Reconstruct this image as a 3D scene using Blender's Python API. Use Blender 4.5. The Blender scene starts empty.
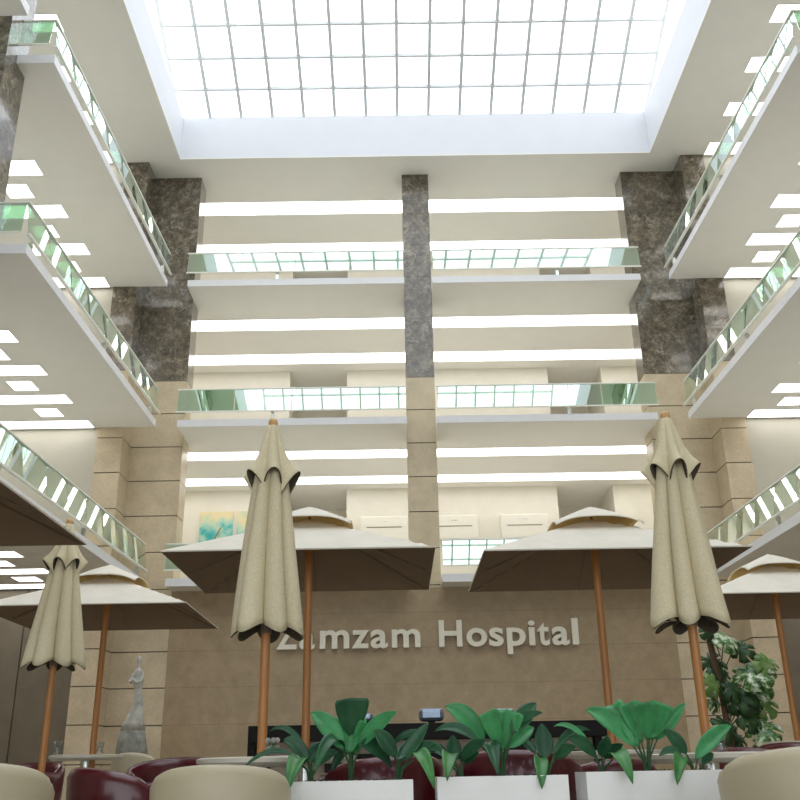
import bpy, bmesh, math, random
from mathutils import Vector, Matrix, Quaternion
S = bpy.context.scene
C = S.collection
PI = math.pi
random.seed(7)
H = 0.55                 # the camera stands this high above the floor; z = 0 is eye height
FLOOR = -H
ZC, Z3, Z2, Z1 = 15.2, 11.478, 7.727, 3.9645
LEVEL = {3: Z3, 2: Z2, 1: Z1}
XL, XR = -5.65, 6.98     # edges of the side balconies
YS = 21.0                # front of the rear balconies

f_, pitch, roll, yaw = 945.02, .3768, -.0180, -.0067
cp, sp_ = math.cos(pitch), math.sin(pitch); cr, sr = math.cos(roll), math.sin(roll); c_, s_ = math.cos(yaw), math.sin(yaw)
r0 = Vector((c_, s_, 0)); fw = Vector((-s_*cp, c_*cp, sp_)); u0 = r0.cross(fw)
CR = r0*cr + u0*sr; CU = u0*cr - r0*sr
def spot(px, py, Y):
    """world spot at distance Y that the photograph shows at (px, py)"""
    v = fw + CR*((px-400)/f_) - CU*((py-400)/f_)
    return v*(Y/v.y)

# ------------------------------------------------------------------ helpers
class MB:
    def __init__(s): s.bm = bmesh.new()
    def box(s, x0, x1, y0, y1, z0, z1, mi=0):
        v = [s.bm.verts.new((x, y, z)) for z in (z0, z1) for y in (y0, y1) for x in (x0, x1)]
        for q in ((0,2,3,1),(4,5,7,6),(0,1,5,4),(2,6,7,3),(0,4,6,2),(1,3,7,5)):
            f = s.bm.faces.new([v[i] for i in q]); f.material_index = mi
        return s
    def ring(s, pts): return [s.bm.verts.new(p) for p in pts]
    def loft(s, rings, cap0=True, cap1=True, closed=True, mi=0):
        R = [s.ring(r) for r in rings]; n = len(R[0])
        for a, b in zip(R, R[1:]):
            for i in range(n if closed else n-1):
                j = (i+1) % n
                f = s.bm.faces.new((a[i], a[j], b[j], b[i])); f.material_index = mi
        if cap0 and closed: s.bm.faces.new(R[0][::-1]).material_index = mi
        if cap1 and closed: s.bm.faces.new(R[-1]).material_index = mi
        return s
    def tube(s, path, rad, n=10, mi=0):
        P = [Vector(p) for p in path]
        if not hasattr(rad, '__len__'): rad = [rad]*len(P)
        rings = []; prev = None
        for i, p in enumerate(P):
            d = (P[min(i+1, len(P)-1)] - P[max(i-1, 0)]).normalized()
            if prev is None:
                a = d.orthogonal().normalized()
            else:
                a = (prev - d*prev.dot(d)).normalized()
            prev = a; b = d.cross(a)
            rings.append([p + (a*math.cos(t*2*PI/n) + b*math.sin(t*2*PI/n))*rad[i] for t in range(n)])
        return s.loft(rings, mi=mi)
    def lathe(s, prof, cx=0, cy=0, n=32, mi=0):
        return s.loft([[(cx + r*math.cos(t*2*PI/n), cy + r*math.sin(t*2*PI/n), z) for t in range(n)] for r, z in prof], mi=mi)
    def build(s, name, mats, parent=None, smooth=False, bevel=0, solid=0, sub=0, loc=None):
        me = bpy.data.meshes.new(name)
        bmesh.ops.recalc_face_normals(s.bm, faces=s.bm.faces[:]) if solid == 0 else None
        if smooth:
            for f in s.bm.faces: f.smooth = True
        s.bm.to_mesh(me); s.bm.free()
        if smooth and smooth != 'all':
            try: me.set_sharp_from_angle(angle=math.radians(45))
            except Exception: pass
        for m in (mats if isinstance(mats, (list, tuple)) else [mats]): me.materials.append(m)
        o = bpy.data.objects.new(name, me); C.objects.link(o)
        if parent is not None: o.parent = parent
        if loc: o.location = loc
        if bevel:
            b = o.modifiers.new('bevel', 'BEVEL'); b.width = bevel; b.segments = 2; b.limit_method = 'ANGLE'
        if solid:
            b = o.modifiers.new('solid', 'SOLIDIFY'); b.thickness = abs(solid); b.offset = 1 if solid > 0 else -1
        if sub:
            b = o.modifiers.new('sub', 'SUBSURF'); b.levels = sub; b.render_levels = sub
        return o
def tag(o, label, cat=None, group=None, kind=None):
    o['label'] = label
    if cat: o['category'] = cat
    if group: o['group'] = group
    if kind: o['kind'] = kind
    return o
def thing(name, label, cat, loc=(0, 0, 0), rz=0, group=None):
    o = bpy.data.objects.new(name, None); C.objects.link(o)
    o.location = loc; o.rotation_euler = (0, 0, rz); o.empty_display_size = 0.2
    return tag(o, label, cat, group)
def struct(o, label, cat): return tag(o, label, cat, kind='structure')
def dup(root, loc, rz=None, label=None, group=None, scale=None):
    r = root.copy(); C.objects.link(r); r.location = loc
    if rz is not None: r.rotation_euler = (0, 0, rz)
    if label: r['label'] = label
    if group: r['group'] = group
    if scale: r.scale = (scale,)*3
    for ch in list(root.children):
        c = ch.copy(); C.objects.link(c); c.parent = r
        for g in list(ch.children):
            d = g.copy(); C.objects.link(d); d.parent = c
    return r

# ------------------------------------------------------------------ materials
class NT:
    def __init__(s, name):
        s.m = bpy.data.materials.new(name); s.m.use_nodes = True
        s.t = s.m.node_tree; s.n = s.t.nodes; s.l = s.t.links
        s.b = s.n['Principled BSDF']
    def new(s, typ, **kw):
        n = s.n.new(typ)
        for k, v in kw.items(): setattr(n, k, v)
        return n
    def link(s, a, b): s.l.new(a, b)
    def coords(s, scale=(1, 1, 1)):
        tc = s.new('ShaderNodeTexCoord'); mp = s.new('ShaderNodeMapping'); mp.inputs['Scale'].default_value = scale
        s.link(tc.outputs['Object'], mp.inputs[0]); return mp.outputs[0]
    def noise(s, vec, scale, detail=5, rough=.55):
        n = s.new('ShaderNodeTexNoise'); n.inputs['Scale'].default_value = scale; n.inputs['Detail'].default_value = detail
        n.inputs['Roughness'].default_value = rough; s.link(vec, n.inputs['Vector']); return n.outputs['Fac']
    def ramp(s, fac, stops):
        r = s.new('ShaderNodeValToRGB'); e = r.color_ramp.elements
        e[0].position, e[0].color = stops[0][0], (*stops[0][1], 1)
        e[1].position, e[1].color = stops[-1][0], (*stops[-1][1], 1)
        for p, c in stops[1:-1]:
            k = e.new(p); k.color = (*c, 1)
        s.link(fac, r.inputs[0]); return r.outputs[0]
    def mix(s, fac, a, b, mode='MIX'):
        x = s.new('ShaderNodeMix', data_type='RGBA', blend_type=mode)
        for sock, v in ((x.inputs[0], fac), (x.inputs[6], a), (x.inputs[7], b)):
            if hasattr(v, 'links'): s.link(v, sock)
            elif isinstance(v, tuple): sock.default_value = (*v, 1)
            else: sock.default_value = v
        return x.outputs[2]
    def bump(s, h, strength=.2, dist=.01):
        b = s.new('ShaderNodeBump'); b.inputs['Strength'].default_value = strength; b.inputs['Distance'].default_value = dist
        s.link(h, b.inputs['Height']); s.link(b.outputs[0], s.b.inputs['Normal'])
def plain(name, col, rough=.5, metal=0, spec=.5, var=.06, nscale=6, bump=0, coat=0):
    t = NT(name); v = t.coords(); f = t.noise(v, nscale)
    lo = tuple(c*(1-var) for c in col); hi = tuple(min(1, c*(1+var)) for c in col)
    t.link(t.ramp(f, [(.3, lo), (.7, hi)]), t.b.inputs['Base Color'])
    t.b.inputs['Roughness'].default_value = rough; t.b.inputs['Metallic'].default_value = metal
    t.b.inputs['Specular IOR Level'].default_value = spec; t.b.inputs['Coat Weight'].default_value = coat
    if bump: t.bump(t.noise(v, nscale*12), bump)
    return t.m
def emit(name, col, strength):
    m = bpy.data.materials.new(name); m.use_nodes = True; t = m.node_tree; t.nodes.clear()
    e = t.nodes.new('ShaderNodeEmission'); o = t.nodes.new('ShaderNodeOutputMaterial')
    e.inputs[0].default_value = (*col, 1); e.inputs[1].default_value = strength; t.links.new(e.outputs[0], o.inputs[0]); return m
def glassy(name, tint, refl, fac, edge=.35):
    m = bpy.data.materials.new(name); m.use_nodes = True; t = m.node_tree; t.nodes.clear()
    tr = t.nodes.new('ShaderNodeBsdfTransparent'); gl = t.nodes.new('ShaderNodeBsdfGlossy'); mx = t.nodes.new('ShaderNodeMixShader')
    lw = t.nodes.new('ShaderNodeLayerWeight'); mr = t.nodes.new('ShaderNodeMapRange'); o = t.nodes.new('ShaderNodeOutputMaterial')
    tr.inputs[0].default_value = (*tint, 1); gl.inputs['Color'].default_value = (*refl, 1); gl.inputs['Roughness'].default_value = .01
    lw.inputs['Blend'].default_value = .3
    mr.inputs['To Min'].default_value = fac; mr.inputs['To Max'].default_value = min(1, fac+edge)
    t.links.new(lw.outputs['Facing'], mr.inputs['Value']); t.links.new(mr.outputs[0], mx.inputs[0])
    t.links.new(tr.outputs[0], mx.inputs[1]); t.links.new(gl.outputs[0], mx.inputs[2]); t.links.new(mx.outputs[0], o.inputs[0])
    return m
def stone(name, base, dark, scale=1.0):
    t = NT(name); v = t.coords((1, 1, 1)); a = t.noise(v, 2.2*scale, 8, .62); b = t.noise(v, 38*scale, 3, .7)
    c1 = t.ramp(a, [(.3, dark), (.55, base), (.75, tuple(min(1, c*1.12) for c in base))])
    c2 = t.ramp(b, [(.35, (.72, .70, .66)), (.6, (1, 1, 1))])
    t.link(t.mix(.55, c1, c2, 'MULTIPLY'), t.b.inputs['Base Color'])
    t.b.inputs['Roughness'].default_value = .38; t.bump(b, .12, .006)
    return t
def marble(name):
    t = NT(name); v = t.coords(); w = t.noise(v, 1.8, 8, .65)
    vv = t.mix(.28, v, w)
    dn = t.new('ShaderNodeTexNoise'); dn.inputs['Scale'].default_value = 1.4; dn.inputs['Detail'].default_value = 6; t.link(v, dn.inputs['Vector'])
    warp = t.mix(.35, v, dn.outputs['Color'])
    def ridge(scale, wid, det):
        n = t.new('ShaderNodeTexNoise'); n.inputs['Scale'].default_value = scale; n.inputs['Detail'].default_value = det
        n.inputs['Roughness'].default_value = .6; n.inputs['Distortion'].default_value = .6; t.link(v, n.inputs['Vector'])
        m1 = t.new('ShaderNodeMath', operation='SUBTRACT'); t.link(n.outputs['Fac'], m1.inputs[0]); m1.inputs[1].default_value = .5
        m2 = t.new('ShaderNodeMath', operation='ABSOLUTE'); t.link(m1.outputs[0], m2.inputs[0])
        return t.ramp(m2.outputs[0], [(0, (1, 1, 1)), (wid, (0, 0, 0))])
    big = t.noise(v, 5.5, 10, .75)
    col = t.ramp(big, [(.32, (.035, .028, .018)), (.5, (.115, .094, .064)), (.66, (.30, .255, .185))])
    vm = t.mix(1.0, ridge(1.5, .012, 5), t.ramp(t.noise(v, 1.7, 4), [(.44, (0, 0, 0)), (.6, (.7, .7, .7))]), 'MULTIPLY')
    vm = t.mix(1.0, vm, t.mix(1.0, ridge(4.5, .012, 4), (.45, .45, .45), 'MULTIPLY'), 'ADD')
    t.link(t.mix(vm, col, (.52, .48, .40)), t.b.inputs['Base Color'])
    t.b.inputs['Roughness'].default_value = .16; t.b.inputs['Coat Weight'].default_value = .6; t.b.inputs['Coat Roughness'].default_value = .06; t.b.inputs['Coat IOR'].default_value = 1.5
    return t.m
def fabric(name, col, trans=0, tcol=None, weave=260, var=.10, b=.25):
    t = NT(name); v = t.coords((1, 1, .25)); a = t.noise(v, weave, 2, .6); g = t.noise(v, 5, 4)
    c = t.mix(.6, t.ramp(a, [(.3, tuple(x*(1-var*2) for x in col)), (.7, tuple(min(1, x*(1+var)) for x in col))]),
              t.ramp(g, [(.3, (.86, .86, .84)), (.7, (1, 1, 1))]), 'MULTIPLY')
    t.link(c, t.b.inputs['Base Color']); t.b.inputs['Roughness'].default_value = .85; t.b.inputs['Specular IOR Level'].default_value = .2
    t.bump(a, b, .004)
    if trans:
        tl = t.new('ShaderNodeBsdfTranslucent'); tl.inputs[0].default_value = (*(tcol or col), 1)
        mx = t.new('ShaderNodeMixShader'); mx.inputs[0].default_value = trans
        t.link(t.b.outputs[0], mx.inputs[1]); t.link(tl.outputs[0], mx.inputs[2]); t.link(mx.outputs[0], t.n['Material Output'].inputs[0])
    return t.m
def wood(name, c0, c1, rough=.4):
    t = NT(name); v = t.coords((14, 14, .8)); f = t.noise(v, 2.2, 6, .6)
    t.link(t.ramp(f, [(.3, c0), (.7, c1)]), t.b.inputs['Base Color']); t.b.inputs['Roughness'].default_value = rough
    return t.m
M = {}
M['paint'] = plain('ceiling_paint', (.81, .80, .755), .75, var=.015, nscale=2)
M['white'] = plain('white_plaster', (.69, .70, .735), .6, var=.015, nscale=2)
M['fascia'] = plain('fascia_paint', (.78, .78, .80), .45, var=.02)
M['cream'] = plain('cream_wall_paint', (.75, .715, .625), .6, var=.03, nscale=3)
M['plaster'] = plain('aisle_plaster', (.50, .48, .405), .7, var=.03, nscale=2)
M['taupe'] = plain('taupe_panel', (.15, .125, .085), .5, var=.12, nscale=3)
st = stone('column_stone', (.63, .525, .365), (.53, .44, .30)); M['stone'] = st.m
ws = stone('wall_stone', (.39, .295, .178), (.325, .245, .143), 1.6); M['wallstone'] = ws.m
M['groove'] = plain('groove_shadow_gap', (.10, .08, .055), .8)
M['marble'] = marble('dark_marble')
M['floor'] = plain('polished_floor_tiles', (.42, .37, .30), .18, var=.12, nscale=2)
M['glass'] = glassy('balcony_glass', (.40, .72, .50), (.97, 1.0, .985), .50, .40)
M['skyglass'] = glassy('skylight_glass', (.98, .99, 1.0), (1, 1, 1), .03, .2)
M['clear'] = glassy('clear_glass', (.90, .92, .92), (.9, .9, .9), .05, .3)
M['steel'] = plain('brushed_steel', (.70, .72, .68), .25, metal=.9, var=.04)
M['railing'] = plain('pale_painted_rail', (.82, .83, .76), .4, metal=0, var=.03)
M['mullion'] = plain('grey_mullion_paint', (.66, .68, .68), .5, var=.02)
M['light'] = emit('lit_diffuser', (1.0, .98, .94), 3.8)
M['housing'] = plain('light_frame_paint', (.85, .85, .83), .5, var=.01)
M['canvas'] = fabric('pale_canvas', (.84, .79, .69), weave=180, var=.04, b=.1)
M['underside_shade'] = fabric('brown_shaded_underside', (.23, .17, .11), weave=180, var=.05, b=.1)  # shade under the open canopies put into a brown cloth colour
M['cap'] = fabric('golden_lit_cap_underside', (.95, .74, .36), .30, (.98, .76, .34), weave=180, var=.04, b=.1)  # golden light under the vent cap painted into its underside
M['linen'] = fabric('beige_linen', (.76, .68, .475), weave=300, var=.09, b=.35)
M['linen_in'] = fabric('shaded_linen_underside', (.10, .085, .06), weave=150)  # inner side of the same linen, coloured dark for the shade inside
M['wood'] = wood('orange_wood', (.42, .17, .045), (.58, .27, .085))
M['knob'] = wood('pale_wood_knob', (.55, .33, .13), (.68, .42, .18))
M['letter'] = plain('ivory_letter_paint', (.78, .74, .62), .4, var=.03)
M['black'] = plain('black_laminate', (.010, .009, .009), .6, spec=.2)
M['beige'] = plain('beige_desk_panel', (.36, .29, .21), .5)
M['ivory'] = plain('ivory_leather', (.50, .44, .305), .42, var=.05, nscale=3, bump=.05)
M['red'] = plain('burgundy_leather', (.085, .006, .012), .28, var=.2, nscale=3, bump=.06, coat=.3)
M['table'] = plain('ivory_table_top', (.66, .62, .52), .35, var=.04)
M['planter'] = plain('white_planter_gloss', (.90, .91, .90), .3, var=.02)
M['soil'] = plain('dark_soil', (.02, .014, .009), .95, var=.5, nscale=60, bump=.8)
M['statue'] = plain('veined_white_statue', (.42, .41, .37), .45, var=.30, nscale=7)
M['statue_dark'] = plain('dark_grey_statue', (.20, .20, .17), .6, var=.35, nscale=9)  # darker grey for the lower part of the gown
M['silver'] = plain('silver_blue_shell', (.22, .27, .34), .25, metal=.7)
M['acwhite'] = plain('air_unit_plastic', (.78, .75, .66), .4, var=.02)
M['slot'] = plain('dark_slot', (.22, .18, .13), .6)
M['pot'] = plain('brown_basket', (.12, .07, .04), .8, var=.3, nscale=40, bump=.6)
def leafmat(name, c0, c1, c2):
    t = NT(name); v = t.coords((1, 1, 1)); a = t.noise(v, 7, 4); g = t.noise(v, 60, 2)
    c = t.mix(.35, t.ramp(a, [(.3, c0), (.52, c1), (.72, c2)]), t.ramp(g, [(.4, (.8, .85, .8)), (.6, (1, 1, 1))]), 'MULTIPLY')
    t.link(c, t.b.inputs['Base Color']); t.b.inputs['Roughness'].default_value = .38
    tl = t.new('ShaderNodeBsdfTranslucent'); t.link(c, tl.inputs[0])
    mx = t.new('ShaderNodeMixShader'); mx.inputs[0].default_value = .22
    t.link(t.b.outputs[0], mx.inputs[1]); t.link(tl.outputs[0], mx.inputs[2]); t.link(mx.outputs[0], t.n['Material Output'].inputs[0])
    return t.m
M['leaf_a'] = leafmat('bright_leaf', (.045, .25, .08), (.07, .38, .13), (.10, .46, .18))
M['leaf_b'] = leafmat('deep_leaf', (.018, .085, .04), (.028, .13, .055), (.045, .18, .07))
M['leaf_c'] = leafmat('fresh_leaf', (.04, .19, .05), (.07, .28, .07), (.10, .34, .10))
M['stalk'] = plain('green_stalk', (.03, .10, .035), .5)
t = NT('variegated_leaf'); v = t.coords(); a = t.noise(v, 9, 5, .7)
t.link(t.ramp(a, [(.40, (.03, .10, .03)), (.52, (.11, .24, .06)), (.60, (.58, .66, .48)), (.72, (.85, .88, .76))]), t.b.inputs['Base Color']); t.b.inputs['Roughness'].default_value = .25
M['varieg'] = t.m
M['monst'] = leafmat('dark_monstera_leaf', (.012, .045, .015), (.03, .09, .025), (.08, .18, .05))
M['lime'] = leafmat('lime_leaf', (.10, .22, .05), (.20, .33, .09), (.36, .45, .20))

# faint panel joints in the lower wall stone
t = ws; v2 = t.coords((1, 1, 1)); sp = t.new('ShaderNodeSeparateXYZ'); t.link(v2, sp.inputs[0])
cmb = t.new('ShaderNodeCombineXYZ'); t.link(sp.outputs['X'], cmb.inputs['X']); t.link(sp.outputs['Z'], cmb.inputs['Y'])
br = t.new('ShaderNodeTexBrick'); br.offset = 0; br.inputs['Scale'].default_value = 1; br.inputs['Mortar Size'].default_value = .008
br.inputs['Brick Width'].default_value = 60; br.inputs['Row Height'].default_value = .78
mp = t.new('ShaderNodeMapping'); mp.inputs['Location'].default_value = (5.147, .49, 0); t.link(cmb.outputs[0], mp.inputs[0]); t.link(mp.outputs[0], br.inputs['Vector'])
br.inputs['Color1'].default_value = br.inputs['Color2'].default_value = (1, 1, 1, 1); br.inputs['Mortar'].default_value = (.78, .76, .74, 1)
old = t.b.inputs['Base Color'].links[0].from_socket
t.link(t.mix(1.0, old, br.outputs['Color'], 'MULTIPLY'), t.b.inputs['Base Color'])
# floor tile joints
t = NT('floor_tiles'); v = t.coords(); br = t.new('ShaderNodeTexBrick'); br.offset = 0; br.inputs['Scale'].default_value = 1
br.inputs['Brick Width'].default_value = .9; br.inputs['Row Height'].default_value = .9; br.inputs['Mortar Size'].default_value = .006
br.inputs['Color1'].default_value = (.36, .31, .245, 1); br.inputs['Color2'].default_value = (.40, .345, .27, 1); br.inputs['Mortar'].default_value = (.2, .17, .13, 1)
t.link(v, br.inputs['Vector']); t.link(br.outputs[0], t.b.inputs['Base Color']); t.b.inputs['Roughness'].default_value = .2
M['floor'] = t.m

# ------------------------------------------------------------------ room shell
X0, X1, Y0, Y1 = -13.0, 14.5, -6.0, 29.0
SX0, SX1, SY0, SY1 = -5.55, 6.88, -4.0, 20.88
SZ = 16.5
struct(MB().box(X0, X1, Y0, Y1, FLOOR-.2, FLOOR).build('floor', M['floor']), 'beige tiled floor of the atrium', 'floor')
b = MB()
b.box(X0, SX0, Y0, Y1, ZC, ZC+.03); b.box(SX1, X1, Y0, Y1, ZC, ZC+.03)
b.box(SX0, SX1, Y0, SY0, ZC, ZC+.03); b.box(SX0, SX1, SY1, Y1, ZC, ZC+.03)
struct(b.build('ceiling', M['paint']), 'flat warm white ceiling around the skylight opening', 'ceiling')
b = MB()
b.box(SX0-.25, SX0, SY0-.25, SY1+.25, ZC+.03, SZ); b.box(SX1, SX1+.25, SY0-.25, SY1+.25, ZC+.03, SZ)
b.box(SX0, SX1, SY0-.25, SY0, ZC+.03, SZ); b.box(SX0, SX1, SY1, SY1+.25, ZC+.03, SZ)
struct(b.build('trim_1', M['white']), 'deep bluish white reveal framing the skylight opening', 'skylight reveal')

# glazed roof: two slopes of square panes meeting at a ridge
GX0, PW, NX = -5.70, .8433, 15
GX1 = GX0 + PW*NX
YB0, ROWY, SL = 21.02, .807, .40
NR = 15
RIDGE_Y = YB0 - ROWY*NR; RIDGE_Z = 16.6 + SL*ROWY*NR
YF = 2*RIDGE_Y - YB0
def sky_z(y): return 16.6 + SL*(YB0 - y) if y >= RIDGE_Y else 16.6 + SL*(y - YF)
b = MB()
for (ya, yb) in ((YB0+.05, RIDGE_Y), (RIDGE_Y, YF-.05)):
    za, zb = sky_z(ya), sky_z(yb)
    b.loft([[(GX0, ya, za+.03), (GX1, ya, za+.03), (GX1, ya, za+.045), (GX0, ya, za+.045)],
            [(GX0, yb, zb+.03), (GX1, yb, zb+.03), (GX1, yb, zb+.045), (GX0, yb, zb+.045)]])
for gx in (GX0, GX1):      # glazed gable ends
    b.loft([[(gx-.006, YB0, 16.5), (gx-.006, YF, 16.5), (gx-.006, RIDGE_Y, RIDGE_Z)],
            [(gx+.006, YB0, 16.5), (gx+.006, YF, 16.5), (gx+.006, RIDGE_Y, RIDGE_Z)]])
win = b.build('window_1', M['skyglass'])
struct(win, 'large gridded glass skylight over the atrium', 'skylight')
b = MB()
w = .04
for i in range(NX+1):
    x = GX0 + PW*i
    for ya, yb in ((YB0, RIDGE_Y), (RIDGE_Y, YF)):
        za, zb = sky_z(ya), sky_z(yb)
        b.loft([[(x-w, ya, za-.05), (x+w, ya, za-.05), (x+w, ya, za+.03), (x-w, ya, za+.03)],
                [(x-w, yb, zb-.05), (x+w, yb, zb-.05), (x+w, yb, zb+.03), (x-w, yb, zb+.03)]])
for k in range(2*NR+1):
    y = YB0 - ROWY*k; z = sky_z(y)
    b.box(GX0, GX1, y-.030, y+.030, z-.045, z+.028)
b.build('window_mullions', M['mullion'], win)
# curb that carries the glass, outside the reveal
b = MB(); b.box(GX0-.3, GX1+.3, YB0+.02, YB0+.3, 16.4, 16.66); b.box(GX0-.3, GX1+.3, YF-.3, YF-.02, 16.4, 16.66)
struct(b.build('trim_2', M['white']), 'white curb carrying the skylight glass', 'curb')

# back wall of the upper corridors with two deep alcoves, and the lower stone wall
YW = 26.5
b = MB()
AL = ((-3.16, -1.42), (4.69, 6.32))
for xa, xb in ((-7.0, AL[0][0]), (AL[0][1], AL[1][0]), (AL[1][1], 8.4)):
    b.box(xa, xb, YW, YW+.15, 3.9, ZC)
struct(b.build('wall_back', M['cream']), 'cream wall at the back of the upper corridors, with two alcoves', 'wall')
b = MB()
for xa, xb in AL:
    b.box(xa-.15, xa, YW+.15, Y1, 3.9, ZC); b.box(xb, xb+.15, YW+.15, Y1, 3.9, ZC)
    b.box(xa, xb, Y1-.2, Y1, 3.9, ZC)
struct(b.build('wall_alcoves', M['cream']), 'inner walls of the two deep alcoves behind the cream wall', 'wall')
struct(MB().box(-5.147, 6.26, 21.70, 22.1, FLOOR, Z1).build('wall_lower_back', M['wallstone']), 'brown stone wall of the lobby behind the reception desk', 'wall')
struct(MB().box(X0, -6.98, 21.06, 21.3, Z1, ZC).build('wall_left_end', M['plaster']), 'plain plaster end wall of the left side galleries', 'wall')
struct(MB().box(8.3, X1, 21.06, 21.3, Z1, ZC).build('wall_right_end', M['plaster']), 'plain plaster end wall of the right side galleries', 'wall')
for nm, xa, xb, lab in (('wall_left_lower', X0, -6.98, 'dark taupe panelled wall at ground level, left of the stone column'),
                        ('wall_right_lower', 8.3, X1, 'dark taupe panelled wall at ground level, right of the stone column')):
    b = MB(); b.box(xa, xb, 21.12, 21.3, FLOOR, Z1)
    n = 5
    for i in range(n):
        a = xa + (xb-xa)*i/n
        b.box(a+.02, a+(xb-xa)/n-.02, 21.08, 21.13, FLOOR+.1, Z1-.02)
    struct(b.build(nm, M['taupe']), lab, 'wall')
struct(MB().box(-7.15, -7.0, 21.3, YW+.15, 3.9, ZC).build('wall_left_corridor', M['cream']), 'cream side wall closing the rear corridors on the left', 'wall')
struct(MB().box(8.4, 8.55, 21.3, YW+.15, 3.9, ZC).build('wall_right_corridor', M['cream']), 'cream side wall closing the rear corridors on the right', 'wall')
struct(MB().box(X0-.2, X0, Y0, Y1, FLOOR, ZC).build('wall_left', M['plaster']), 'outer plaster wall on the left', 'wall')
struct(MB().box(X1, X1+.2, Y0, Y1, FLOOR, ZC).build('wall_right', M['plaster']), 'outer plaster wall on the right', 'wall')
WF = (-9.0, 10.0, FLOOR+.1, 4.2)
b = MB(); b.box(X0, WF[0], Y0-.2, Y0, FLOOR, ZC); b.box(WF[1], X1, Y0-.2, Y0, FLOOR, ZC); b.box(WF[0], WF[1], Y0-.2, Y0, WF[3], ZC); b.box(WF[0], WF[1], Y0-.2, Y0, FLOOR, WF[2])
struct(b.build('wall_front', M['plaster']), 'plaster wall behind the viewer with an added wide glazed opening', 'wall')
w2 = MB().box(WF[0], WF[1], Y0-.11, Y0-.09, WF[2], WF[3]).build('added_window', M['skyglass']); struct(w2, 'wide glazed opening added behind the viewer for daylight', 'window')  # unseen opening added to bring daylight onto the planter fronts
b = MB()
for i in range(12):
    x = WF[0] + (WF[1]-WF[0])*i/11; b.box(x-.04, x+.04, Y0-.16, Y0-.04, WF[2], WF[3])
b.box(WF[0], WF[1], Y0-.16, Y0-.04, 2.0, 2.08); b.build('added_window_frame', M['mullion'], w2)

# columns: limestone courses with recessed joints below, marble slabs above
MZ = 9.2
SEAMS_LOW = [-.49+.0, .29, 1.07, 1.85, 2.63, 3.41]
SEAMS_UP = [4.02, 4.885, 5.75, 6.61, 7.465, 8.33]
def column(boxes, label):
    b = MB(); g = .012; d = .02
    for (xa, xb, ya, yb) in boxes:
        b.box(xa+d, xb-d, ya+d, yb-d, FLOOR, ZC, 2)
        zs = [FLOOR] + SEAMS_LOW + SEAMS_UP + [MZ]
        for z0, z1 in zip(zs, zs[1:]):
            if z1-z0 > .05: b.box(xa, xb, ya, yb, z0+g, z1-g, 0)
        zz = MZ
        while zz < ZC-.01:
            z1 = min(ZC, zz+.95); b.box(xa, xb, ya, yb, zz+.002, z1-.002, 1); zz = z1
    return struct(b.build('column', [M['stone'], M['marble'], M['groove']]), label, 'column')
column([(-7.0, -6.4, 20.99, 22.36), (-6.4+.001, -5.147, 21.72, 22.36)], 'left corner pier, limestone below and dark marble above')
column([(7.71, 8.32, 20.99, 22.36), (6.26, 7.71-.001, 21.72, 22.36)], 'right corner pier, limestone below and dark marble above')
column([(.2986, 1.014, 21.71, 22.4)], 'slim centre column of grey marble above limestone blocks')
for x, s in ((-7.0, 'left'), (7.71, 'right')):
    b = MB(); b.box(x, x+.6, 12.57, 13.35, FLOOR, ZC)
    struct(b.build('column', M['marble']), 'tall polished marble column at the near end of the %s gallery' % s, 'column')

# floor slabs of the galleries
def slab(x0, x1, y0, y1, z, label, edges, skew=0):
    b = MB(); b.box(x0, x1, y0, y1, z, z+.16)
    o = b.build('slab', M['paint']); struct(o, label, 'slab')
    f = MB()
    for e in edges:
        if e == 'f': f.box(x0, x1, y0-.025, y0, z-.012, z+.165)
        if e == 'b': f.box(x0, x1, y1, y1+.025, z-.012, z+.165)
        if e == 'l': f.box(x0-.025, x0, y0-.025, y1+(.025 if 'b' in edges else 0), z-.012, z+.165)
        if e == 'r': f.box(x1, x1+.025, y0-.025, y1+(.025 if 'b' in edges else 0), z-.012, z+.165)
    fo = f.build('slab_edge_board', M['fascia'], o)
    if skew:
        xe = x1 if skew < 0 else x0
        for q in (o, fo):
            for v in q.data.vertices:
                if abs(v.co.x - xe) < .04: v.co.x += skew*(YS - v.co.y)
NAME = {3: 'top', 2: 'middle', 1: 'lowest'}
for k, z in LEVEL.items():
    slab(-5.147, .2986, YS+.025, 21.72, z, 'rear %s gallery slab left of the centre column' % NAME[k], 'f')
    slab(1.014, 6.26, YS+.025, 21.72, z, 'rear %s gallery slab right of the centre column' % NAME[k], 'f')
    b = MB(); b.box(-7.0, 8.4, 22.36 if k > 0 else 0, Y1-.2, z, z+.16); b.box(-5.147, .2986, 21.72, 22.36, z, z+.16); b.box(1.014, 6.26, 21.72, 22.36, z, z+.16)
    struct(b.build('slab', M['paint']), 'rear %s corridor slab behind the columns' % NAME[k], 'slab')
    slab(X0, XL-.025, 12.97+.025, YS, z, 'left %s gallery slab' % NAME[k], 'fr', -.013)
    slab(XR+.025, X1, 12.97+.025, YS, z, 'right %s gallery slab' % NAME[k], 'fl', .010)
    slab(X0, -5.83, 4.0, 11.86, z, 'near left %s gallery slab' % NAME[k], 'br')
    slab(7.15, X1, 4.0, 11.86, z, 'near right %s gallery slab' % NAME[k], 'bl')

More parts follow.
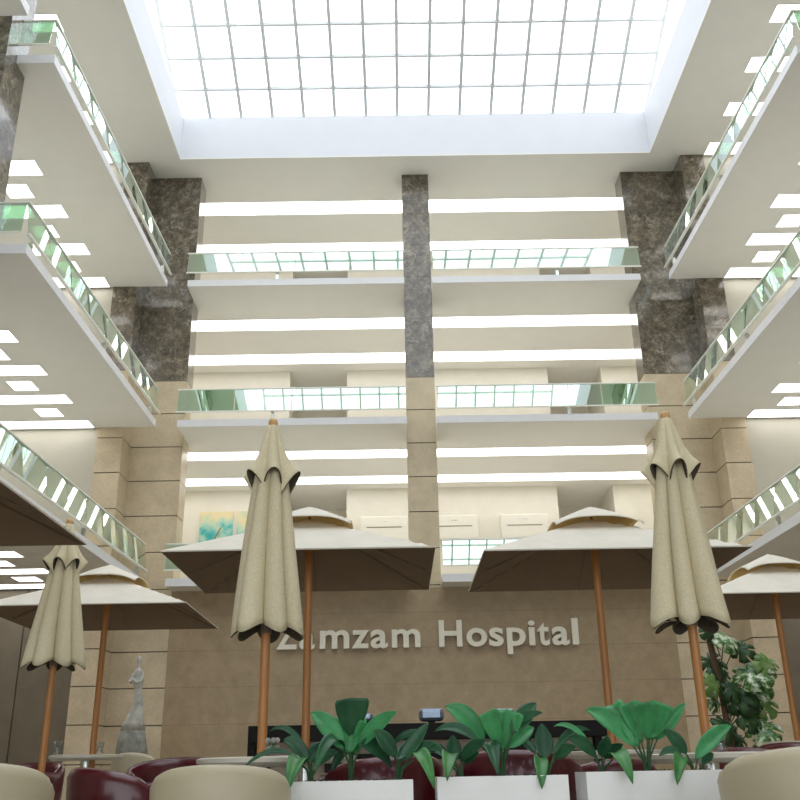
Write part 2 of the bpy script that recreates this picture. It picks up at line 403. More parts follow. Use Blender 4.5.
# ------------------------------------------------------------------ railings
def railing(label, group, segs, z, nb, rz=0, pw=1.35, bow=0):
    """segs: list of ((x0,y0),(x1,y1)) runs; z: slab underside"""
    x, y = segs[0][0]
    root = thing('balcony_railing', label, 'railing', (x, y, z+.16), rz, group)
    def rel(p): return (p[0]-x, p[1]-y)
    hb = MB(); bb = MB()
    for p0, p1 in segs:
        (ax, ay), (bx, by) = rel(p0), rel(p1)
        hx = 0 if not bow or abs(bx-ax) > .01 else (.022 if x < 0 else -.022)
        hb.box(min(ax, bx)-.022+hx, max(ax, bx)+.022+hx, min(ay, by)-.022, max(ay, by)+.022, .765, .80)
        e = .014 if not bow or abs(bx-ax) > .01 else .030
        ox = (.09 if x < 0 else -.09) if abs(bx-ax) < .01 else 0; oy = -.09 if abs(by-ay) < .01 else 0
        bb.box(min(ax, bx)-e+ox, max(ax, bx)+e+ox, min(ay, by)-e+oy, max(ay, by)+e+oy, .165, .195)
    hb.build('handrail', M['railing'], root, bevel=.008)
    bb.build('bottom_rail', M['railing'], root)
    for p0, p1 in segs:
        (ax, ay), (bx, by) = rel(p0), rel(p1)
        L = math.hypot(bx-ax, by-ay); n = max(1, round(L/pw))
        for i in range(n):
            t0, t1 = (i+.006)/n, (i+1-.006)/n
            g = MB(); e = .006
            alongx = abs(by-ay) < .01
            xs = sorted((ax+(bx-ax)*t0, ax+(bx-ax)*t1)); ys = sorted((ay+(by-ay)*t0, ay+(by-ay)*t1))
            lean_ = .09       # panes lean slightly back from the void
            if alongx: g.loft([[(xs[0], ys[0]-e-lean_, .195), (xs[1], ys[0]-e-lean_, .195), (xs[1], ys[0]+e-lean_, .195), (xs[0], ys[0]+e-lean_, .195)],
                               [(xs[0], ys[0]-e, .775), (xs[1], ys[0]-e, .775), (xs[1], ys[0]+e, .775), (xs[0], ys[0]+e, .775)]])
            else:
                dl = lean_ if x < 0 else -lean_
                K = 12 if bow else 1; sg = 1 if x < 0 else -1; rows = []
                for kk in range(K+1):
                    tt = kk/K; yy = ys[0]+(ys[1]-ys[0])*tt; o_ = sg*bow*4*tt*(1-tt)
                    rows.append([(xs[0]-e+dl+o_, yy, .195), (xs[0]+e+dl+o_, yy, .195), (xs[0]+e+o_, yy, .775), (xs[0]-e+o_, yy, .775)])
                g.loft(rows)
            g.build('glass_panel', M['glass'], root, smooth=bool(bow) and not alongx)
    for (px, py, horiz) in nb:
        qx, qy = px-x, py-y
        g = MB(); e = .035
        g.box(qx-e, qx+e, qy-e, qy+e, -.0, .19)
        if horiz: g.box(qx-.012, qx+.012, qy-.03, qy-.008, .0, .77)
        else:
            s = 1 if px < 0 else -1
            g.box(qx+s*.008 if s > 0 else qx-.03, qx+.03 if s > 0 else qx-.008, qy-.012, qy+.012, 0, .77)
        g.build('bracket', M['steel'], root)
    return root
for k, z in LEVEL.items():
    railing('glass railing of the rear %s gallery, left of the centre column' % NAME[k], 'glass balcony railings',
            [((-5.17, 21.03), (.285, 21.03))], z, [(-2.9, 21.03, True)])
    railing('glass railing of the rear %s gallery, right of the centre column' % NAME[k], 'glass balcony railings',
            [((1.03, 21.03), (6.28, 21.03))], z, [(4.17, 21.03, True)])
    railing('long glass railing of the left %s side gallery' % NAME[k], 'glass balcony railings',
            [((XL-.03, 21.0), (XL-.03, 13.0)), ((XL-.03, 13.0), (-6.38, 13.0))], z, [(XL-.03, 13.3, False), (XL-.03, 17.1, False), (XL-.03, 20.6, False)], -.022, 1.0, .022)
    railing('long glass railing of the right %s side gallery' % NAME[k], 'glass balcony railings',
            [((XR+.03, 21.0), (XR+.03, 13.0)), ((XR+.03, 13.0), (7.69, 13.0))], z, [(XR+.03, 13.3, False), (XR+.03, 17.1, False), (XR+.03, 20.6, False)], .018, 1.0, .022)
for k in (3,):
    railing('glass railing of the nearer left top gallery, before the marble column', 'glass balcony railings',
            [((-5.86, 4.1), (-5.86, 11.82)), ((-5.86, 11.82), (-9.0, 11.82))], LEVEL[k], [(-5.86, 8, False)])

# ------------------------------------------------------------------ ceiling lights
light_protos = {}
def ceil_light(xa, xb, ya, yb, z, label, group):
    key = (round(xb-xa, 2), round(yb-ya, 2)); loc = (xa, (ya+yb)/2, z)
    if key in light_protos: return dup(light_protos[key], loc, None, label, group)
    L, W = xb-xa, yb-ya
    root = thing('ceiling_light', label, 'ceiling light', loc, 0, group)
    MB().box(.0, L, -W/2, W/2, -.012, .0).build('diffuser', M['light'], root)
    f = MB(); e = .012
    f.box(-e, 0, -W/2-e, W/2+e, -.014, 0); f.box(L, L+e, -W/2-e, W/2+e, -.014, 0)
    f.box(0, L, -W/2-e, -W/2, -.014, 0); f.box(0, L, W/2, W/2+e, -.014, 0)
    f.build('frame', M['housing'], root)
    light_protos[key] = root; return root
WHERE = {ZC: 'on the roof over the top', Z3: 'under the top', Z2: 'under the middle', Z1: 'under the lowest'}
ORD = ['first', 'second', 'third', 'fourth', 'fifth', 'sixth']
for z in (ZC, Z3, Z2, Z1):
    for k in range(5):
        y = 20.47 - 1.585*k
        if z == ZC and k == 4 : pass
        if not (k == 4 and z in (Z1, Z2)):
            ceil_light(-12.6, -7.08, y, y+.5, z, 'long light strip %s left gallery, %s from the end wall' % (WHERE[z], ORD[k]), 'light strips %s left gallery' % WHERE[z])
            ceil_light(8.35, 13.87, y, y+.5, z, 'long light strip %s right gallery, %s from the end wall' % (WHERE[z], ORD[k]), 'light strips %s right gallery' % WHERE[z])
        if k < 4:
            y -= .78
            if z != ZC: ceil_light(-8.05, -7.54, y, y+.5, z, 'square light %s left gallery, %s from the end wall' % (WHERE[z], ORD[k]), 'square lights %s left gallery' % WHERE[z])
            if z != ZC: ceil_light(8.77, 9.28, y, y+.5, z, 'square light %s right gallery, %s from the end wall' % (WHERE[z], ORD[k]), 'square lights %s right gallery' % WHERE[z])
for z in (ZC, Z3, Z2):
    w0 = {ZC: 'on the roof ceiling', Z3: 'on the middle rear corridor ceiling', Z2: 'on the lowest rear corridor ceiling'}[z]
    ceil_light(-6.9, 8.3, 22.93, 23.58, z, 'full width light strip %s, nearer the railing' % w0, 'light strips of the rear corridors')
    ceil_light(-6.9, 8.3, 25.2, 25.9 if z < ZC else 25.75, z, 'full width light strip %s, nearer the back wall' % w0, 'light strips of the rear corridors')

# ------------------------------------------------------------------ on the corridor wall
def ac(x, label):
    root = thing('air_conditioner', label, 'air conditioner', (x, YW-.004, 6.15), 0, 'air conditioners on the corridor wall')
    b = MB(); b.box(-.68, .68, -.22, 0, 0, .70)
    b.build('body', M['acwhite'], root, bevel=.03)
    MB().box(-.5, .5, -.228, -.215, .36, .385).build('air_slot', M['slot'], root)
    MB().box(-.09, .09, -.226, -.215, .53, .555).build('badge', M['steel'], root)
ac(-.34, 'white wall air conditioner directly left of the centre column')
ac(1.66, 'white wall air conditioner directly right of the centre column')
ac(3.66, 'white wall air conditioner furthest right, beside the alcove')
def painting(x, seed, label):
    t = NT('sea_painting_%d' % seed); tc = t.new('ShaderNodeTexCoord'); mp = t.new('ShaderNodeMapping'); t.link(tc.outputs['Object'], mp.inputs[0])
    mp.inputs['Location'].default_value = (seed*3.1, 0, seed*1.7)
    sp = t.new('ShaderNodeSeparateXYZ'); t.link(tc.outputs['Object'], sp.inputs[0])
    n = t.new('ShaderNodeTexNoise'); n.inputs['Scale'].default_value = 2.6; n.inputs['Detail'].default_value = 5; t.link(mp.outputs[0], n.inputs['Vector'])
    ma = t.new('ShaderNodeMath', operation='MULTIPLY_ADD'); t.link(n.outputs['Fac'], ma.inputs[0]); ma.inputs[1].default_value = .8; sc_ = t.new('ShaderNodeMath', operation='MULTIPLY'); t.link(sp.outputs['Z'], sc_.inputs[0]); sc_.inputs[1].default_value = .42; t.link(sc_.outputs[0], ma.inputs[2])
    c = t.ramp(ma.outputs[0], [(.42, (.01, .20, .24)), (.60, (.05, .42, .42)), (.72, (.40, .60, .48)), (.88, (.72, .62, .36))])
    t.link(c, t.b.inputs['Base Color']); t.b.inputs['Roughness'].default_value = .4
    root = thing('painting', label, 'painting', (x, YW-.004, 5.9), 0)
    MB().box(0, .95, -.045, 0, 0, 1.2).build('canvas', t.m, root)
    if seed == 1:
        b = MB(); b.loft([[(.36, -.055, .30), (.42, -.055, .30), (.42, -.045, .30), (.36, -.045, .30)], [(.60, -.055, .74), (.63, -.055, .73), (.63, -.045, .73), (.60, -.045, .74)]])
        b.build('painted_boat', M['slot'], root)
painting(-5.62, 1, 'teal and sand abstract seascape canvas with a dark slanted stroke')
painting(-4.55, 2, 'second teal canvas half hidden behind the tall folded umbrella')

# ------------------------------------------------------------------ sign
sign = thing('hospital_sign', 'ivory raised lettering reading Zamzam Hospital on the stone wall', 'sign', (-2.7, 21.60, 2.635))
def xz(px): return (px-397.6)/44.35
GL = [('Z', 277.6, 298), ('a', 300, 315.2), ('m', 320.4, 349.6), ('z', 352, 369), ('a', 370.6, 387.6), ('m', 391.6, 420),
      ('H', 438.4, 461.4), ('o', 465.6, 486), ('s', 488, 502.4), ('p', 505.6, 524.4), ('i', 527.4, 534), ('t', 536.4, 548), ('a', 550.4, 567.6), ('l', 570.6, 577)]
for ch, a, bb in GL:
    cu = bpy.data.curves.new('letter_' + ch, 'FONT'); cu.body = ch; cu.size = .80; cu.extrude = .045; cu.offset = .018; cu.resolution_u = 4
    o = bpy.data.objects.new('letter', cu); C.objects.link(o)
    bpy.context.view_layer.update()
    dg = bpy.context.evaluated_depsgraph_get()
    me = bpy.data.meshes.new_from_object(o.evaluated_get(dg))
    bpy.data.objects.remove(o)
    xs = [v.co.x for v in me.vertices]; x0, x1 = min(xs), max(xs); W = xz(bb)-xz(a); sx = W/(x1-x0)
    ys = [v.co.y for v in me.vertices]
    for v in me.vertices:
        x, y, z = v.co; v.co = ((x-x0)*sx, -z, y)
    me.materials.clear(); me.materials.append(M['letter'])
    o = bpy.data.objects.new('letter', me); C.objects.link(o); o.parent = sign
    o.location = (xz(a) + 2.7, .02, 0)

# ------------------------------------------------------------------ reception desk and screens
YD = 13.0
desk = thing('reception_desk', 'long black framed reception desk with beige front panels', 'reception desk', (.37, YD, FLOOR))
dz = .61 + H
b = MB(); b.box(-2.32, 2.32, -.1, .55, dz-.20, dz); b.build('counter', M['black'], desk, bevel=.008)
for x in (-2.28, -1.2, 1.2, 2.2):
    w = .045 if abs(x) > 2 else .13
    MB().box(x-w, x+w, -.06, .5, 0, dz-.20).build('support', M['black'], desk)
MB().box(-2.2, 2.2, .12, .18, 0, dz-.20).build('front_panel', M['beige'], desk)
MB().box(-2.2, 2.2, .02, .12, .72, .80).build('shelf', M['black'], desk)
def monitor(x, w, z0, label):
    root = thing('monitor', label, 'monitor', (x, YD+.25, dz-H))
    b = MB(); b.box(-w/2, w/2, -.06, .06, .03, .03+z0); b.build('screen_back', M['silver'], root, bevel=.05)
    MB().box(-.05, .05, -.03, .03, 0, .05).build('stand', M['black'], root)
monitor(.43, .33, .17, 'rounded silver blue screen standing on the desk, largest one')
monitor(1.40, .30, .15, 'dark screen on the desk behind the middle planter')
monitor(-.42, .16, .12, 'small dark device on the desk behind the upright dark leaf')

# ------------------------------------------------------------------ umbrellas
def open_umbrella(loc, label, rz=0):
    root = thing('open_umbrella', label, 'umbrella', loc, rz, 'open square umbrellas')
    top, edge, hs, ky = 2.13+H, 1.66+H, 1.08, .85
    N = 10
    def cano(off, scale=1):
        b = MB(); idx = {}
        for i in range(-N, N+1):
            for j in range(-N, N+1):
                u, v = i/N, j/N; r = max(abs(u), abs(v))
                if False: continue
                
                dip = 0
                z = edge + (top-edge)*(1-r) - dip + off
                idx[i, j] = b.bm.verts.new((u*hs*scale, v*hs*ky, z))
        for i in range(-N, N):
            for j in range(-N, N):
                q = [idx.get(p) for p in ((i, j), (i+1, j), (i+1, j+1), (i, j+1))]
                if all(q): b.bm.faces.new(q)
        return b
    b = cano(0)
    o = b.build('canopy', [M['canvas'], M['underside_shade']], root, solid=-.012)
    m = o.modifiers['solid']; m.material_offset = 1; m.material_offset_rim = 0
    # vent cap with arched edges
    b = MB(); K = 10; cs = .385; cz = top+.105; ce = top-.065
    idx = {}
    for i in range(-K, K+1):
        for j in range(-K, K+1):
            u, v = i/K, j/K; r = max(abs(u), abs(v)); a = (min(abs(u), abs(v))/r) if r else 0
            z = cz - (cz-ce)*r - (0.075*a**3)*r*r + .01
            idx[i, j] = b.bm.verts.new((u*cs, v*cs*.9, z))
    for i in range(-K, K):
        for j in range(-K, K): b.bm.faces.new([idx[p] for p in ((i, j), (i+1, j), (i+1, j+1), (i, j+1))])
    o = b.build('vent_cap', [M['canvas'], M['cap']], root, smooth='all', solid=-.008)
    o.modifiers['solid'].material_offset = 1; o.modifiers['solid'].material_offset_rim = 0
    b = MB(); b.tube([(0, 0, 0), (0, 0, top-.02), (0, 0, top-.01), (0, 0, cz-.02)], [.034, .034, .012, .012], 14); b.build('pole', M['wood'], root, smooth=True)
    b = MB(); b.lathe([(.0, top-.16), (.055, top-.16), (.055, top-.11), (.0, top-.11)], n=16); b.build('hub', M['wood'], root)
    for k in range(8):
        a = k*PI/4; L = hs*(math.sqrt(2) if k % 2 else 1)*.97
        r = MB(); c, s = math.cos(a), math.sin(a)
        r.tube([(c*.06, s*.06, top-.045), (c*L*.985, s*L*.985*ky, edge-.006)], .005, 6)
        r.build('rib', M['underside_shade'], root)
    b = MB(); b.box(-.35, .35, -.35, .35, 0, .08); b.lathe([(.06, .08), (.06, .3), (.05, .3)], n=16); b.build('base', M['black'], root)
    return root
U0 = open_umbrella((-.77, 8.24, FLOOR), 'open square umbrella left of the centre, before the hospital lettering')
for loc, lab in (((1.78, 8.40, FLOOR), 'open square umbrella right of the centre, beside the big folded one'),
                 ((-3.22, 10.58, FLOOR), 'rear open square umbrella at the left, behind the small folded one'),
                 ((4.20, 10.58, FLOOR), 'rear open square umbrella cut by the right border of the photo'),
                 ((-3.42, 6.13, FLOOR), 'nearest open umbrella, only its dark underside corner showing')):
    dup(U0, loc, 0, lab, 'open square umbrellas')

def closed_umbrella(loc, label, seed, lean=(0, 0), lift=0):
    rnd = random.Random(seed)
    root = thing('folded_umbrella', label, 'umbrella', loc, 0, 'folded linen umbrellas')
    zt, zb = 2.19+H, .845+H+lift
    NL, n = 7, 140
    ph = rnd.random()*6.28
    amp = [1+rnd.uniform(-.14, .14) for _ in range(NL)]; val = [rnd.uniform(.12, .42) for _ in range(NL)]; wid = [rnd.uniform(-.12, .12) for _ in range(NL)]
    def lobe(th):
        t = ((th+ph) % (2*PI))/(2*PI)*NL; i = int(t) % NL; f = t-int(t)
        return i, abs(math.sin(PI*f))
    def ln(p): return (lean[0]*p, lean[1]*p)
    b = MB(); rings = []
    for s in range(25):
        q = s/24; z0 = zt-.25 - (zt-.25-zb)*q
        R = .088 + .154*q**.95
        ring = []
        for i in range(n):
            th = i/n*2*PI; k, f = lobe(th + .12*math.sin(q*3+k*1.3) if False else th + .10*math.sin(q*2.6))
            fold = f**.42
            r = R*(val[k] + (1-val[k])*fold)*(1+(amp[k]-1)*q)
            z = z0 - (.045*f**2 - .02*(1-f))*(q**8) - .03*wid[k]*q**4
            ring.append((r*math.cos(th)+ln(q)[0], r*math.sin(th)+ln(q)[1], z))
        rings.append(ring)
    b.loft(rings, cap0=False, cap1=False)
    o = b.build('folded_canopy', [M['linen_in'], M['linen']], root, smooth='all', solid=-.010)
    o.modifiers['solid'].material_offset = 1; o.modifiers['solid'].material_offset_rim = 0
    b = MB(); rings = []
    NC = 6; fa = [rnd.uniform(.6, 1.25) for _ in range(NC)]; ph2 = PI/2 + .1 + rnd.uniform(-.3, .3)
    for s in range(19):
        q = s/18
        ring = []
        for i in range(n):
            th = i/n*2*PI; t = ((th-ph2) % (2*PI))/(2*PI)*NC; f = abs(math.cos(PI*(t-int(t)))); kk = int(t+.5) % NC
            R = .030 + .108*q**1.0
            r = R*(.70+.30*f**.8) + (.052*fa[kk]*f**1.6)*(max(0, q-.55)/.45)**1.3
            z = zt - .36*q + .02*f*max(0, q-.8)*5 - (.13*fa[kk]*(1-f**1.2))*q**2.5*(1 if f > .02 else 1)
            ring.append((r*math.cos(th)+lean[0]*.1*q, r*math.sin(th), z))
        rings.append(ring)
    b.loft(rings, cap0=True, cap1=False)
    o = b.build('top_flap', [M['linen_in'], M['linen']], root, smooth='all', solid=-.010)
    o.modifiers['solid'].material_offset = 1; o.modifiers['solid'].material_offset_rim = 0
    b = MB(); b.tube([(0, 0, .0), (lean[0]*.5, lean[1]*.5, zb+.2), (0, 0, zt-.02)], .029, 14); b.build('pole', M['wood'], root, smooth=True)
    b = MB(); b.tube([(lean[0]*.5, lean[1]*.5, zb-.02), (lean[0]*.5, lean[1]*.5, zb+.2)], .036, 14); b.build('sleeve', M['slot'], root, smooth=True)
    b = MB(); b.lathe([(.014, zt-.01), (.026, zt+.005), (.033, zt+.025), (.031, zt+.045), (.020, zt+.060), (.004, zt+.066)], n=18); b.build('finial', M['knob'], root, smooth='all')
    b = MB(); b.box(-.3, .3, -.3, .3, 0, .07); b.build('base', M['black'], root)
    return root
closed_umbrella((-.82, 6.0, FLOOR), 'large folded linen umbrella left of the centre, covering the first letter', 3, lift=-.0)
closed_umbrella((1.83, 5.98, FLOOR), 'large folded linen umbrella on the right, above the right planter', 8)
closed_umbrella((-3.02, 8.55, FLOOR), 'small distant folded linen umbrella at the far left', 5, lift=.10)

# ------------------------------------------------------------------ tables, chairs, glasses
def table(loc, zt, r, label):
    root = thing('round_table', label, 'table', (loc[0], loc[1], FLOOR), 0, 'round tables under the umbrellas')
    h = zt + H
    b = MB(); b.lathe([(.045, h-.05), (r-.03, h-.055), (r, h-.03), (r, h-.008), (r-.02, h), (.045, h)], n=56); b.build('table_top', M['table'], root, smooth=True)
    b = MB(); b.lathe([(.3, 0), (.3, .02), (.07, .05), (.055, .1), (.055, h-.06), (.14, h-.05)], n=32); b.build('pedestal', M['steel'], root, smooth=True)
    return root
table((-.82, 6.0), .105, .38, 'round ivory table at the foot of the large left folded umbrella')
table((1.83, 5.98), .085, .38, 'round ivory table at the foot of the large right folded umbrella')
table((-3.28, 10.58), .24, .38, 'round ivory table under the rear left open umbrella')
table((4.30, 10.58), .25, .45, 'round ivory table under the rear right open umbrella')
table((-.77, 8.24), .15, .42, 'round ivory table under the open umbrella behind the left planter')
table((1.81, 8.4), .15, .42, 'round ivory table under the open umbrella behind the right planter')

def tub_chair(loc, rz, outer, zt, W, label, cat_group):
    """open side faces +Y before rotation"""
    root = thing('tub_chair', label, 'armchair', (loc[0], loc[1], FLOOR), rz, cat_group)
    h = zt + H; R = W/2; th = .085
    n = 40
    b = MB(); A = [math.radians(-60 + 300*i/n) for i in range(n+1)]   # leaves the +Y front open
    rings = []
    for i, a in enumerate(A):
        ang = a + math.radians(180) ; c, s = math.cos(ang), math.sin(ang)
        ang = math.radians(120) + (math.radians(300))*i/n
        c, s = math.cos(ang), math.sin(ang)
        back = max(0, -s)                       # 1 at the back
        hh = h*(.86 + .14*back**.6) - (.05 if i in (0, n) else 0)
        ro, ri = R*(1.0), R-th
        prof = [(ro*.80, .10), (ro*.90, .22), (ro*.965, hh*.62), (ro*.99, hh-.05), (ro-.02, hh-.012), (ro-th*.5, hh), (ri+.012, hh-.02), (ri-.005, hh-.07), (ri-.02, hh*.6), (ri-.03, .12)]
        sx = 1.0; sy = .94
        rings.append([(r*c*sx, r*s*sy, z) for r, z in prof])
    R0 = [b.ring(r) for r in rings]
    m = len(R0[0])
    for a_, b_ in zip(R0, R0[1:]):
        for j in range(m):
            f = b.bm.faces.new((a_[j], a_[(j+1) % m], b_[(j+1) % m], b_[j])); f.material_index = 1 if j >= 5 and j < 9 else 0
    b.bm.faces.new(R0[0][::-1]); b.bm.faces.new(R0[-1])
    b.build('shell', [outer, M['red']], root, smooth='all')
    b = MB(); rs = R-th-.01
    b.lathe([(rs*.96, .14), (rs, .2), (rs, h*.56), (rs-.04, h*.62), (rs*.5, h*.64), (.01, h*.64)], n=36)
    b.build('seat_cushion', M['red'], root, smooth=True)
    for sx in (-1, 1):
        for sy in (-1, 1):
            q = MB(); q.tube([(sx*R*.55, sy*R*.55, 0), (sx*R*.5, sy*R*.5, .15)], [.016, .024], 10); q.build('leg', M['black'], root)
    return root
# (x, y) depth y in metres, facing angle, shell, rim height above the eye, width
tub_chair((-2.02, 4.75), .15, M['ivory'], .085, .80, 'cream tub chair seen from behind at the far left corner', 'cream tub chairs')
tub_chair((-.86, 4.92), .05, M['ivory'], .055, .68, 'cream tub chair seen from behind, left of the first planter', 'cream tub chairs')
tub_chair((1.86, 4.55), -.05, M['ivory'], .085, .86, 'large cream tub chair seen from behind, right of the last planter', 'cream tub chairs')
tub_chair((-1.52, 5.70), -1.0, M['red'], .065, .70, 'burgundy leather armchair between the two nearest cream chairs', 'burgundy armchairs')
tub_chair((-1.62, 7.20), 3.0, M['red'], .145, .74, 'burgundy armchair facing the viewer behind the nearest burgundy one', 'burgundy armchairs')
tub_chair((-.12, 6.25), .55, M['red'], .105, .80, 'burgundy armchair behind the gap between left and middle planters', 'burgundy armchairs')
tub_chair((.74, 6.30), -.25, M['red'], .125, .80, 'burgundy armchair behind the middle planter', 'burgundy armchairs')
tub_chair((1.42, 7.00), .4, M['red'], .07, .70, 'burgundy armchair behind the left part of the right planter', 'burgundy armchairs')
tub_chair((2.55, 7.30), 3.3, M['red'], .15, .78, 'burgundy armchair facing the viewer beyond the large cream chair', 'burgundy armchairs')
tub_chair((3.35, 8.4), 3.0, M['red'], .20, .78, 'farther burgundy armchair under the right rear umbrella', 'burgundy armchairs')
tub_chair((-3.3, 12.6), 0, M['ivory'], .30, .58, 'small distant cream chair just beyond the left rear table', 'cream tub chairs')
tub_chair((-3.4, 9.2), 2.9, M['red'], .165, .72, 'burgundy armchair at the far left, behind the corner cream chair', 'burgundy armchairs')

def glass(loc, h, label, flowers=False):
    root = thing('glass_vase', label, 'vase', loc, 0, 'glass vases on the tables')
    b = MB(); b.lathe([(.0, 0), (.04, 0), (.043, .01), (.03, h*.4), (.038, h*.75), (.05, h), (.046, h), (.034, h*.75), (.026, h*.4), (.034, .02), (0, .015)], n=24)
    b.build('body', M['clear'], root, smooth='all')
    if flowers:
        q = MB()
        for k in range(5):
            a = k*1.26; q.tube([(0, 0, .03), (.03*math.cos(a), .03*math.sin(a), h+.03)], .004, 5)
        q.build('stem', M['stalk'], root)
        q = MB()
        for k in range(5):
            a = k*1.26; q.lathe([(.002, h+.01), (.013, h+.018), (.016, h+.03), (.008, h+.042)], .03*math.cos(a), .03*math.sin(a), 8)
        q.build('blossom', M['statue'], root, smooth=True)
glass((-2.98, 8.35, .115+.10), .14, 'tall clear glass vase beside the small folded umbrella pole') if False else None
glass((-3.10, 10.42, .24), .12, 'clear glass vase on the rear left table')
glass((-.735, 5.80, .105), .06, 'clear glass vase of small pale flowers on the left table', True)
glass((1.84, 5.78, .085), .10, 'clear glass vase on the table under the large right folded umbrella')
glass((-3.55, 10.45, .24), .14, 'clear glass vase at the left edge of the rear left table')

# ------------------------------------------------------------------ planters with broad leaved plants
YP = 5.30
def ptx(px, y): return (px-400)*y/1016.0
def ptz(py, y, px=400):      # height above the eye of a spot at distance y
    hor = 774.0 - (px-400)*.018
    return y*math.tan(math.atan((hor-400)/945.0) - math.atan((py-400-(hor-774))/945.0)) if False else (hor-py)*y/(1093.0 - .25*(hor-py))
def planter(pa, pb, ztop, label):
    xa, xb = ptx(pa, YP), ptx(pb, YP)
    root = thing('planter_box', label, 'planter', ((xa+xb)/2, YP, FLOOR), 0, 'white planter boxes')
    w = (xb-xa)/2; h = ztop+H; t_ = .018; d = .34
    b = MB()
    b.box(-w, w, 0, t_, 0, h); b.box(-w, w, d-t_, d, 0, h); b.box(-w, -w+t_, t_, d-t_, 0, h); b.box(w-t_, w, t_, d-t_, 0, h)
    b.box(-w+t_, w-t_, t_, d-t_, 0, .03)
    b.build('box', M['planter'], root)
    b = MB(); b.box(-w+t_, w-t_, t_, d-t_, h-.10, h-.018)
    rnd = random.Random(int(pa))
    for _ in range(60):
        x, y = rnd.uniform(-w+.04, w-.04), rnd.uniform(.04, d-.04); r = rnd.uniform(.006, .014)
        b.lathe([(r*.4, h-.02), (r, h-.014), (r*.9, h-.006), (r*.2, h+r*.5)], x, y, 6)
    b.build('soil', M['soil'], root)
    return root
planter(282, 413, -.028, 'left white planter box beside the cream chair')
planter(437, 568, -.018, 'middle white planter box')
planter(586, 723, -.006, 'right white planter box beside the large cream chair')

def leaf_mesh(p0, p1, width, arch, squareness, face, mb, twist=0):
    """blade from p0 to p1, bowed upward by arch, lying across 'face'"""
    p0, p1 = Vector(p0), Vector(p1); d = p1-p0; L = d.length
    up = Vector((0, 0, 1)); side = face.cross(d).normalized()
    NS, NW = 12, 6; rows = []
    for i in range(NS+1):
        t = i/NS
        c = p0 + d*t + up*arch*L*4*t*(1-t)
        tang = (d + up*arch*L*4*(1-2*t)).normalized()
        sd = (side - tang*side.dot(tang)).normalized(); nrm = tang.cross(sd)
        if squareness: w = width*.5*(.12 + .88*math.sin(min(1, t*1.02)*PI/2)**.9)*(1 if t < .93 else .90)
        else: w = width*.5*max(.02, math.sin(PI*t**.85)**.75)
        row = []
        for j in range(NW+1):
            u = j/NW*2-1
            q = c + sd*w*u + nrm*(abs(u)*w*.35) + nrm*(.010*math.sin(u*14+i*.4))*w*8*.25
            row.append(mb.bm.verts.new(q))
        rows.append(row)
    for a, b in zip(rows, rows[1:]):
        for j in range(NW): mb.bm.faces.new((a[j], a[j+1], b[j+1], b[j]))
def foliage(base, leaves, label, seed, Y=5.46):
    """base: picture-plane spot of the root; leaves: (start, tip, width px, arch, kind)"""
    rnd = random.Random(seed); s = Y/1016.0
    bx, bz = ptx(base[0], Y), ptz(base[1], Y, base[0])
    root = thing('potted_plant', label, 'plant', (bx, Y, bz-.03), 0, 'broad leaved plants in the planter boxes')
    for (a, t, w, arch, kind) in leaves:
        dy = rnd.uniform(-.05, .05); dt = rnd.uniform(-.10, .10)
        if t[1] > base[1]-6: dt = -abs(dt)-.20     # tips that hang over the front edge
        if t[1] > base[1]-6: arch += .12
        A = Vector((ptx(a[0], Y)-bx, dy, ptz(a[1], Y, a[0])-bz+.03)); T = Vector((ptx(t[0], Y+dt)-bx, dt, ptz(t[1], Y+dt, t[0])-bz+.03))
        b = MB(); sq = kind.endswith('s')
        face = Vector((rnd.uniform(-.2, .2), -1, rnd.uniform(.1, .5)))
        leaf_mesh(A, T, w*s, arch, sq, face, b)
        m = {'a': M['leaf_a'], 'b': M['leaf_b'], 'c': M['leaf_c']}[kind[0]]
        o = b.build('leaf', m, root, smooth='all', solid=.002)
        q = MB(); mid = Vector((A.x*.35, A.y*.5, A.z*.6))
        q.tube([(rnd.uniform(-.015, .015), 0, 0), mid, A + (T-A)*.06], [.007, .0055, .004], 6); q.build('stalk', M['stalk'], root, smooth=True)
foliage((352, 779), [((350, 752), (350, 720), 34, 0, 'as'), ((350, 754), (331, 724), 20, .05, 'as'), ((352, 754), (369, 724), 20, .05, 'as'),
    ((351, 736), (351, 697), 35, 0, 'bs'), ((344, 750), (310, 712), 20, .10, 'a'), ((358, 748), (398, 711), 16, .08, 'a'),
    ((345, 750), (314, 775), 13, .25, 'b'), ((360, 745), (392, 768), 16, .18, 'b'), ((346, 752), (332, 772), 10, .2, 'b')],
    'largest plant of the left planter, with an upright dark leaf', 1)
foliage((312, 781), [((310, 762), (323, 741), 17, .0, 'b'), ((308, 762), (282, 741), 14, .2, 'b'), ((304, 764), (288, 793), 17, .15, 'c'),
    ((306, 752), (268, 731), 6, .25, 'b'), ((298, 758), (240, 772), 5, .22, 'b'), ((314, 764), (338, 752), 12, .1, 'b')],
    'small plant at the left end of the left planter, leaf drooping over', 2)
foliage((398, 780), [((400, 762), (430, 722), 14, .0, 'b'), ((396, 758), (374, 730), 16, .1, 'b'), ((392, 745), (427, 733), 7, .15, 'b'), ((412, 758), (434, 789), 15, .2, 'c'),
    ((408, 757), (452, 762), 12, .25, 'b'), ((398, 760), (414, 738), 12, .0, 'b')],
    'plant at the right end of the left planter', 3)
